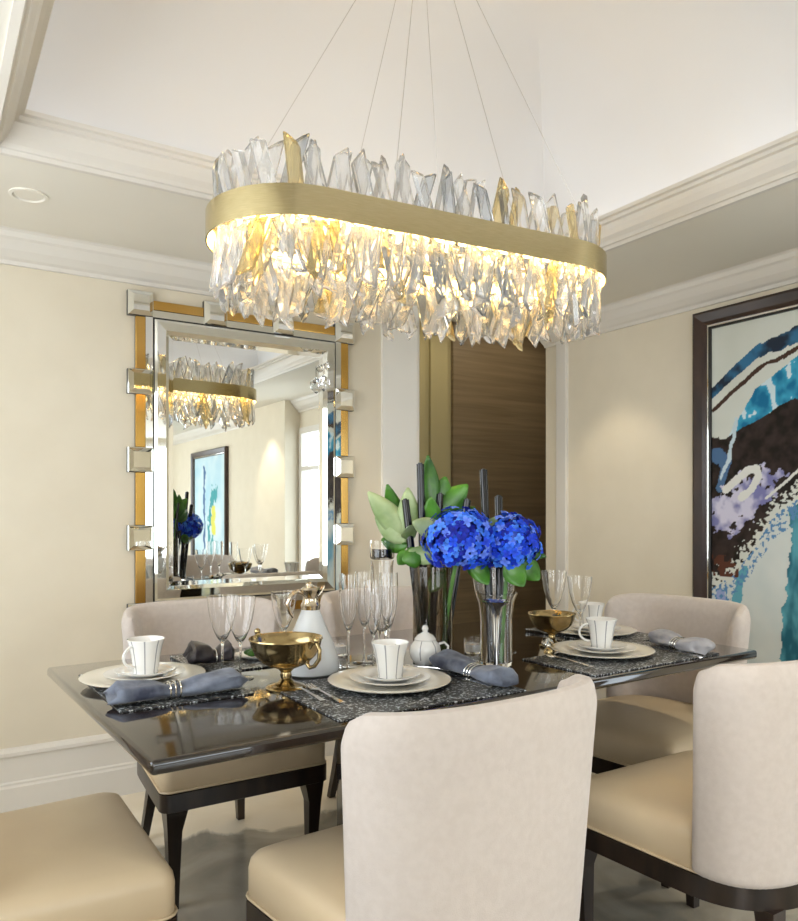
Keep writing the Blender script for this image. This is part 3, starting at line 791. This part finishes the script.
# gold bowls
def pedestal_bowl(label, loc, rz, R=.092, handles=True, m='antique_gold'):
    t = thing('pedestal_bowl', label, 'bowl', loc, rz)
    k = R/.092
    pr = [(0,.052),(.014,.052),(.030,.054),(.058,.066),(.078,.086),(.088,.108),(.092,.125),(.0945,.127),(.0935,.130),(.0895,.127),(.085,.108),(.075,.089),(.055,.070),(.028,.058),(0,.056)]
    obj('bowl', lathe([(r*k, z*k) for r, z in pr], 56), m, t)
    pr = [(0,0),(.050,0),(.052,.004),(.046,.009),(.040,.010),(.022,.016),(.013,.026),(.015,.034),(.013,.042),(.020,.050),(.018,.0525),(0,.0525)]
    obj('pedestal', lathe([(r*k, z*k) for r, z in pr], 48), m, t)
    if handles:
        for s in (-1, 1):
            pts = [(s*.088,0,.112),(s*.098,0,.126),(s*.112,0,.128),(s*.122,0,.112),(s*.120,0,.088),(s*.104,0,.070),(s*.088,0,.064),(s*.078,0,.072),(s*.080,0,.081)]
            sm = []
            for i in range(len(pts)-1):
                a, b = Vector(pts[i]), Vector(pts[i+1]); sm += [a, (a+b)/2]
            sm.append(Vector(pts[-1]))
            obj('handle', T([p*k for p in sm], .0052*k, seg=10), m, t)
            bm = bmesh.new(); bmesh.ops.create_uvsphere(bm, u_segments=14, v_segments=8, radius=.0085*k); obj('handle_scroll', bm, m, t, True, (s*.112*k,0,.134*k))
    return t
pedestal_bowl('antique gold footed bowl with scroll handles near the left of the table', (.792,1.792,TZ+.0005), math.radians(-72))
pedestal_bowl('smaller brass footed bowl near the right plates', (1.80,1.885,TZ+.0005), math.radians(-32), .078, False)

# sugar pot
t = SP = thing('sugar_pot', 'small white lidded porcelain pot with one handle, before the dark vase', 'pot', (1.262,1.852,TZ+.0005), math.radians(-25))
def ribf(k, i): return 1 if (k % 12 == 0 and 3 <= i <= 6) else 0
obj('pot_body', lathe([(0,0),(.022,0),(.026,.003),(.036,.016),(.041,.034),(.038,.050),(.028,.062),(.026,.064),(0,.064)], 72, mif=ribf), ['porcelain','porcelain_grey'], t)
obj('lid', lathe([(.0275,.0635),(.028,.066),(.020,.076),(.009,.082),(.006,.085),(.009,.092),(.006,.100),(0,.102)], 40), 'porcelain', t)
obj('handle', T([(.036,0,.052),(.050,0,.056),(.060,0,.046),(.058,0,.032),(.048,0,.022),(.038,0,.022)], .0032), 'porcelain', t)

SP.scale = (1.15,)*3
# silver trumpet candlestick
t = thing('trumpet_vase', 'slender silver trumpet vase standing before the clear flower vase', 'vase', (1.375,1.665,TZ+.0005))
obj('foot', lathe([(0,0),(.030,0),(.031,.004),(.020,.010),(.008,.018),(0,.018)], 36), 'silver', t)
obj('trumpet', lathe([(.0,.0185),(.006,.018),(.0075,.05),(.009,.10),(.012,.15),(.020,.182),(.040,.198),(.041,.1995),(.038,.2005),(.018,.188),(.010,.15),(0,.12)], 40), 'silver', t)
# silver bow ring by the right setting
t = thing('bow_ornament', 'small silver and bronze bow-shaped table ornament left of the right plates', 'ornament', (1.70,1.80,TZ+.0006), math.radians(20))
for s in (-1, 1):
    pts = [(s*(.004+.024*math.sin(a)*1.0), .004*math.sin(2*a), .022+.016*math.sin(2*a)*.6+ .010*(1-math.cos(a))) for a in [PI*k/14 for k in range(15)]]
    obj('loop', T(pts, .005, seg=8), 'silver', t)
    obj('tail', T([(0,0,.022),(s*.020,-.012,.012),(s*.040,-.022,.0055)], [.005,.006,.0045], seg=8), 'antique_gold', t)
bm = bmesh.new(); bmesh.ops.create_uvsphere(bm, u_segments=16, v_segments=10, radius=.011); obj('knot', bm, 'silver', t, True, (0,0,.022))
bm = bmesh.new(); bmesh.ops.create_uvsphere(bm, u_segments=16, v_segments=10, radius=.015); tag(obj('bronze_ball', bm, 'antique_gold', None, True, (1.652,1.745,TZ+.0155)), 'small round bronze ball at the left corner of the right placemat', 'ornament')

# far placemat dish
t = thing('side_dish', 'small white dish holding dark greens on the far placemat', 'dish', (.875,2.20,TZ+.005))
obj('dish', lathe([(0,0),(.045,0),(.065,.010),(.067,.012),(.063,.012),(.045,.004),(0,.004)], 40), 'porcelain', t)
bm = bmesh.new()
for k in range(7):
    a = k*.9; p = Vector((.018*math.cos(a), .018*math.sin(a), .016))
    m4 = Matrix.Translation(p) @ Matrix.Rotation(a, 4, 'Z') @ Matrix.Diagonal((.022,.012,.010,1))
    bmesh.ops.create_icosphere(bm, subdivisions=2, radius=1, matrix=m4)
o = obj('greens', bm, 'leaf', t)

# tealights
def tealight(x, y, label):
    t = thing('tealight_holder', label, 'candle', (x,y,TZ+.0005), 0, 'white tealights in glass')
    obj('holder', lathe([(0,0),(.026,0),(.028,.004),(.029,.045),(.0275,.045),(.0265,.006),(0,.004)], 32), 'glass', t)
    obj('candle', lathe([(0,.0065),(.0245,.0065),(.0245,.028),(0,.028)], 28), 'porcelain', t)
tealight(1.50, 1.93, 'white tealight in a small glass between the two flower vases')
tealight(1.12, 2.13, 'white tealight in a small glass behind the champagne flutes')

# ------------------------------------------------------------------ flowers
def vase(name, label, x, y, prof, m):
    o = obj(name, lathe(prof, 56), m, None, True, (x,y,TZ+.0005)); return tag(o, label, 'vase')
V1 = (1.325,1.905); V2 = (1.435,1.735)
vase('glass_vase', 'tall smoked glass cylinder vase holding the left blue hydrangea', *V1, [(0,0),(.056,0),(.060,.004),(.060,.285),(.0575,.285),(.0575,.014),(0,.010)], 'smoked')
vase('glass_vase', 'clear flared glass vase holding the right blue hydrangea', *V2, [(0,0),(.044,0),(.047,.004),(.047,.14),(.052,.185),(.062,.212),(.0605,.213),(.050,.186),(.0445,.14),(.0445,.012),(0,.010)], 'glass')

def candle(label, p0, p1, r=.0118):
    d = Vector(p1)-Vector(p0); t = thing('black_taper_candle', label, 'candle', p0, 0, 'black tubes standing in the vases')
    obj('candle_shaft', T([(0,0,0), tuple(d*.5), tuple(d)], r, seg=20), 'black_wax', t, angle=50)
    n = d.normalized()
    obj('candle_tip', T([tuple(d), tuple(d+n*.004)], r*.55, seg=14), 'black_wax', t)
zb = TZ+.022
candle('tallest black tube on the left, beside the bright green leaf', (V1[0]-.012,V1[1]+.020,zb), (1.300,1.935,1.347))
candle('leftmost leaning black tube among the pale leaves', (V1[0]-.036,V1[1]-.005,zb), (1.262,1.960,1.237))
candle('short black tube just left of centre, over the left hydrangea', (V1[0]+.016,V1[1]+.030,zb), (1.372,1.932,1.256))
candle('short black tube standing between the two hydrangeas', (V1[0]+.036,V1[1]-.012,zb), (1.424,1.860,1.237))
candle('tallest black tube on the right, above the gap of the hydrangeas', (V2[0]+.004,V2[1]+.026,zb-.008), (1.463,1.830,1.328))
candle('short black tube above the right hydrangea', (V2[0]+.026,V2[1]+.012,zb-.008), (1.500,1.802,1.247))

def leaf_bm(bm, base, tip, w, up=Vector((0,0,1)), bend=.15, fold=.25):
    base, tip = Vector(base), Vector(tip); d = tip-base; L = d.length; d.normalize()
    side = d.cross(up).normalized(); nrm = side.cross(d).normalized()
    rows = []; n = 10
    for i in range(n+1):
        s = i/n; hw = w*math.sin(PI*min(1, s*.96+.02))**.75*(1-.35*s)*1.15
        c = base + d*L*s + nrm*(bend*L*math.sin(PI*s))
        rows.append([bm.verts.new(c + side*hw*q + nrm*abs(q)*hw*fold + nrm*.0015*math.sin(s*25)*q) for q in (-1,-.5,0,.5,1)])
    for A, B in zip(rows, rows[1:]):
        for k in range(4): bm.faces.new((A[k], A[k+1], B[k+1], B[k]))
def solid(o, th=.0012):
    md = o.modifiers.new('thick', 'SOLIDIFY'); md.thickness = th; return o
CAMV = Vector((-.53,-.84,.1))
def hydrangea(label, c, r, base, leaves, squash=.94, n=300):
    t = thing('hydrangea', label, 'flower', base, 0, 'blue hydrangeas'); b = Vector(base); c = Vector(c)-b
    bm = bmesh.new(); cols = []
    for k in range(n):
        z = 1-2*(k+.5)/n; a = k*2.39996; rr = math.sqrt(1-z*z)
        nn = Vector((rr*math.cos(a), rr*math.sin(a), z))
        if nn.z < -.75: continue
        p = Vector((nn.x*r, nn.y*r, nn.z*r*squash))*random.uniform(.80,1.07) + c
        shade = random.choice([(.008,.02,.34),(.012,.05,.62),(.015,.07,.72),(.03,.14,.85),(.07,.24,.95),(.13,.24,.95)])
        nn = (nn + Vector([random.uniform(-.35,.35) for _ in range(3)])).normalized()
        u = nn.orthogonal().normalized(); v = nn.cross(u); tw = random.uniform(0, PI)
        u, v = u*math.cos(tw)+v*math.sin(tw), v*math.cos(tw)-u*math.sin(tw)
        R = random.uniform(.0125,.0165)*(r/.1)**.3
        for q in range(4):
            e = u if q == 0 else v if q == 1 else -u if q == 2 else -v
            g = nn.cross(e)
            pts = [p, p+e*R*.45+g*R*.42+nn*R*.22, p+e*R*.95+g*R*.30+nn*R*.18, p+e*R*1.08+nn*R*.02, p+e*R*.95-g*R*.30+nn*R*.18, p+e*R*.45-g*R*.42+nn*R*.22, p+e*R*.55+nn*R*.10]
            vs = [bm.verts.new(x) for x in pts]; ctr = vs[6]
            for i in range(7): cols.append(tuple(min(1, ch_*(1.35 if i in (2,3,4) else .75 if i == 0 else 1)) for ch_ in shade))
            for i in range(6): bm.faces.new((vs[i], vs[(i+1)%6], ctr))
    bmesh.ops.create_icosphere(bm, subdivisions=2, radius=r*.74, matrix=Matrix.Translation(c) @ Matrix.Diagonal((1,1,squash,1)))
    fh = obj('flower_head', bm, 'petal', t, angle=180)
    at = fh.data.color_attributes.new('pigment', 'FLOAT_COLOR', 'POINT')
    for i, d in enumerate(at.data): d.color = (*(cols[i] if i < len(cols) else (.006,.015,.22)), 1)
    obj('flower_stem', T([(0,0,0), tuple(c*.5+Vector((.0,.0,.02))), tuple(c)], .006, seg=8), 'stem', t)
    for lb, lt, w, pale in leaves:
        bm = bmesh.new(); leaf_bm(bm, Vector(lb)-b, Vector(lt)-b, w, up=-CAMV, bend=.12, fold=.2)
        solid(obj('leaf', bm, 'leaf_pale' if pale else 'leaf', t, angle=180))
    return t
hydrangea('round vivid blue hydrangea head on the left, above the smoked vase', (1.350,1.800,1.112), .104, (V1[0]+.015,V1[1]-.028,zb), [
    ((1.31,1.86,1.06),(1.245,1.915,1.085),.030,True), ((1.40,1.80,1.06),(1.425,1.76,.985),.030,False), ((1.33,1.85,1.14),(1.235,1.88,1.17),.032,True)])
hydrangea('blue hydrangea head on the right, beside the brown wall panel', (1.492,1.745,1.106), .094, (V2[0]+.006,V2[1]-.014,zb-.008), [
    ((1.45,1.70,1.06),(1.475,1.66,.985),.036,False), ((1.50,1.70,1.06),(1.535,1.66,1.00),.034,False), ((1.52,1.75,1.09),(1.60,1.70,1.065),.022,False), ((1.43,1.76,1.13),(1.425,1.73,1.185),.020,True)])
def branch(label, base, mid, leaves, group=None):
    t = thing('leafy_branch', label, 'foliage', base, 0); b = Vector(base)
    obj('branch_stem', T([(0,0,0), tuple((Vector(mid)-b)*.5+Vector((.004,0,0))), tuple(Vector(mid)-b)], .004, seg=8), 'stem', t)
    for lb, lt, w, pale in leaves:
        bm = bmesh.new(); leaf_bm(bm, Vector(lb)-b, Vector(lt)-b, w, up=-CAMV, bend=random.uniform(-.08,.16), fold=.22)
        solid(obj('leaf', bm, 'leaf_pale' if pale else 'leaf', t, angle=180))
branch('branch of broad pale and dark green leaves leaning left of the blue flowers', (V1[0]-.030,V1[1]+.012,zb), (1.275,1.955,1.12), [
    ((1.27,1.955,1.12),(1.165,2.02,1.262),.040,True), ((1.26,1.96,1.10),(1.215,1.99,1.285),.034,False),
    ((1.27,1.955,1.11),(1.185,2.01,1.185),.038,True), ((1.27,1.955,1.10),(1.20,2.0,1.115),.034,False),
    ((1.27,1.950,1.12),(1.268,1.955,1.275),.036,True), ((1.27,1.95,1.08),(1.235,1.96,1.04),.024,False),
    ((1.28,1.94,1.12),(1.23,1.90,1.155),.030,True), ((1.285,1.90,1.07),(1.225,1.92,1.055),.034,False)])
branch('upright branch of large glossy green leaves rising behind the left hydrangea', (V1[0]+.004,V1[1]+.036,zb), (1.355,1.945,1.16), [
    ((1.350,1.935,1.20),(1.325,1.930,1.375),.030,False), ((1.36,1.935,1.19),(1.445,1.885,1.285),.042,False),
    ((1.35,1.935,1.16),(1.385,1.92,1.31),.046,False), ((1.335,1.915,1.13),(1.315,1.90,1.245),.032,False),
    ((1.37,1.92,1.14),(1.455,1.86,1.215),.034,False), ((1.33,1.86,1.02),(1.29,1.87,.96),.026,False), ((1.42,1.85,1.05),(1.47,1.82,1.0),.03,False)])
# green stems bundle in the smoked vase
for k, (dx, dy) in enumerate(((.030,-.022),(.022,-.035),(.040,-.008))):
    o = obj('cut_stem', T([(0,0,0),(.002,.001,.12),(-.004,-.002,.26)], .0055, seg=8), 'stem', None, True, (V1[0]+dx*.9, V1[1]+dy*.9-.006, zb-.002))
    tag(o, 'green cut stem standing inside the smoked vase', 'stem', 'green stems inside the smoked vase')

# ------------------------------------------------------------------ camera, world
cam = bpy.data.cameras.new('camera'); co = bpy.data.objects.new('camera', cam); C.objects.link(co)
co.location = (0,0,1.2); co.rotation_euler = (PI/2, 0, -math.radians(32.3))
cam.sensor_fit = 'HORIZONTAL'; cam.sensor_width = 36; cam.lens = 760/798*36; cam.shift_y = 51.5/798; cam.clip_start = .05
S.camera = co
W = bpy.data.worlds.new('world'); S.world = W; W.use_nodes = True
W.node_tree.nodes['Background'].inputs[0].default_value = (.9,.92,1,1); W.node_tree.nodes['Background'].inputs[1].default_value = .6
S.view_settings.view_transform = 'Standard'; S.view_settings.look = 'None'; S.view_settings.gamma = 1; S.view_settings.use_curve_mapping = False
S.view_settings.exposure = .18
try:
    S.cycles.max_bounces = 16; S.cycles.transmission_bounces = 14; S.cycles.glossy_bounces = 6; S.cycles.diffuse_bounces = 4
    S.cycles.sample_clamp_indirect = 6
except Exception: pass
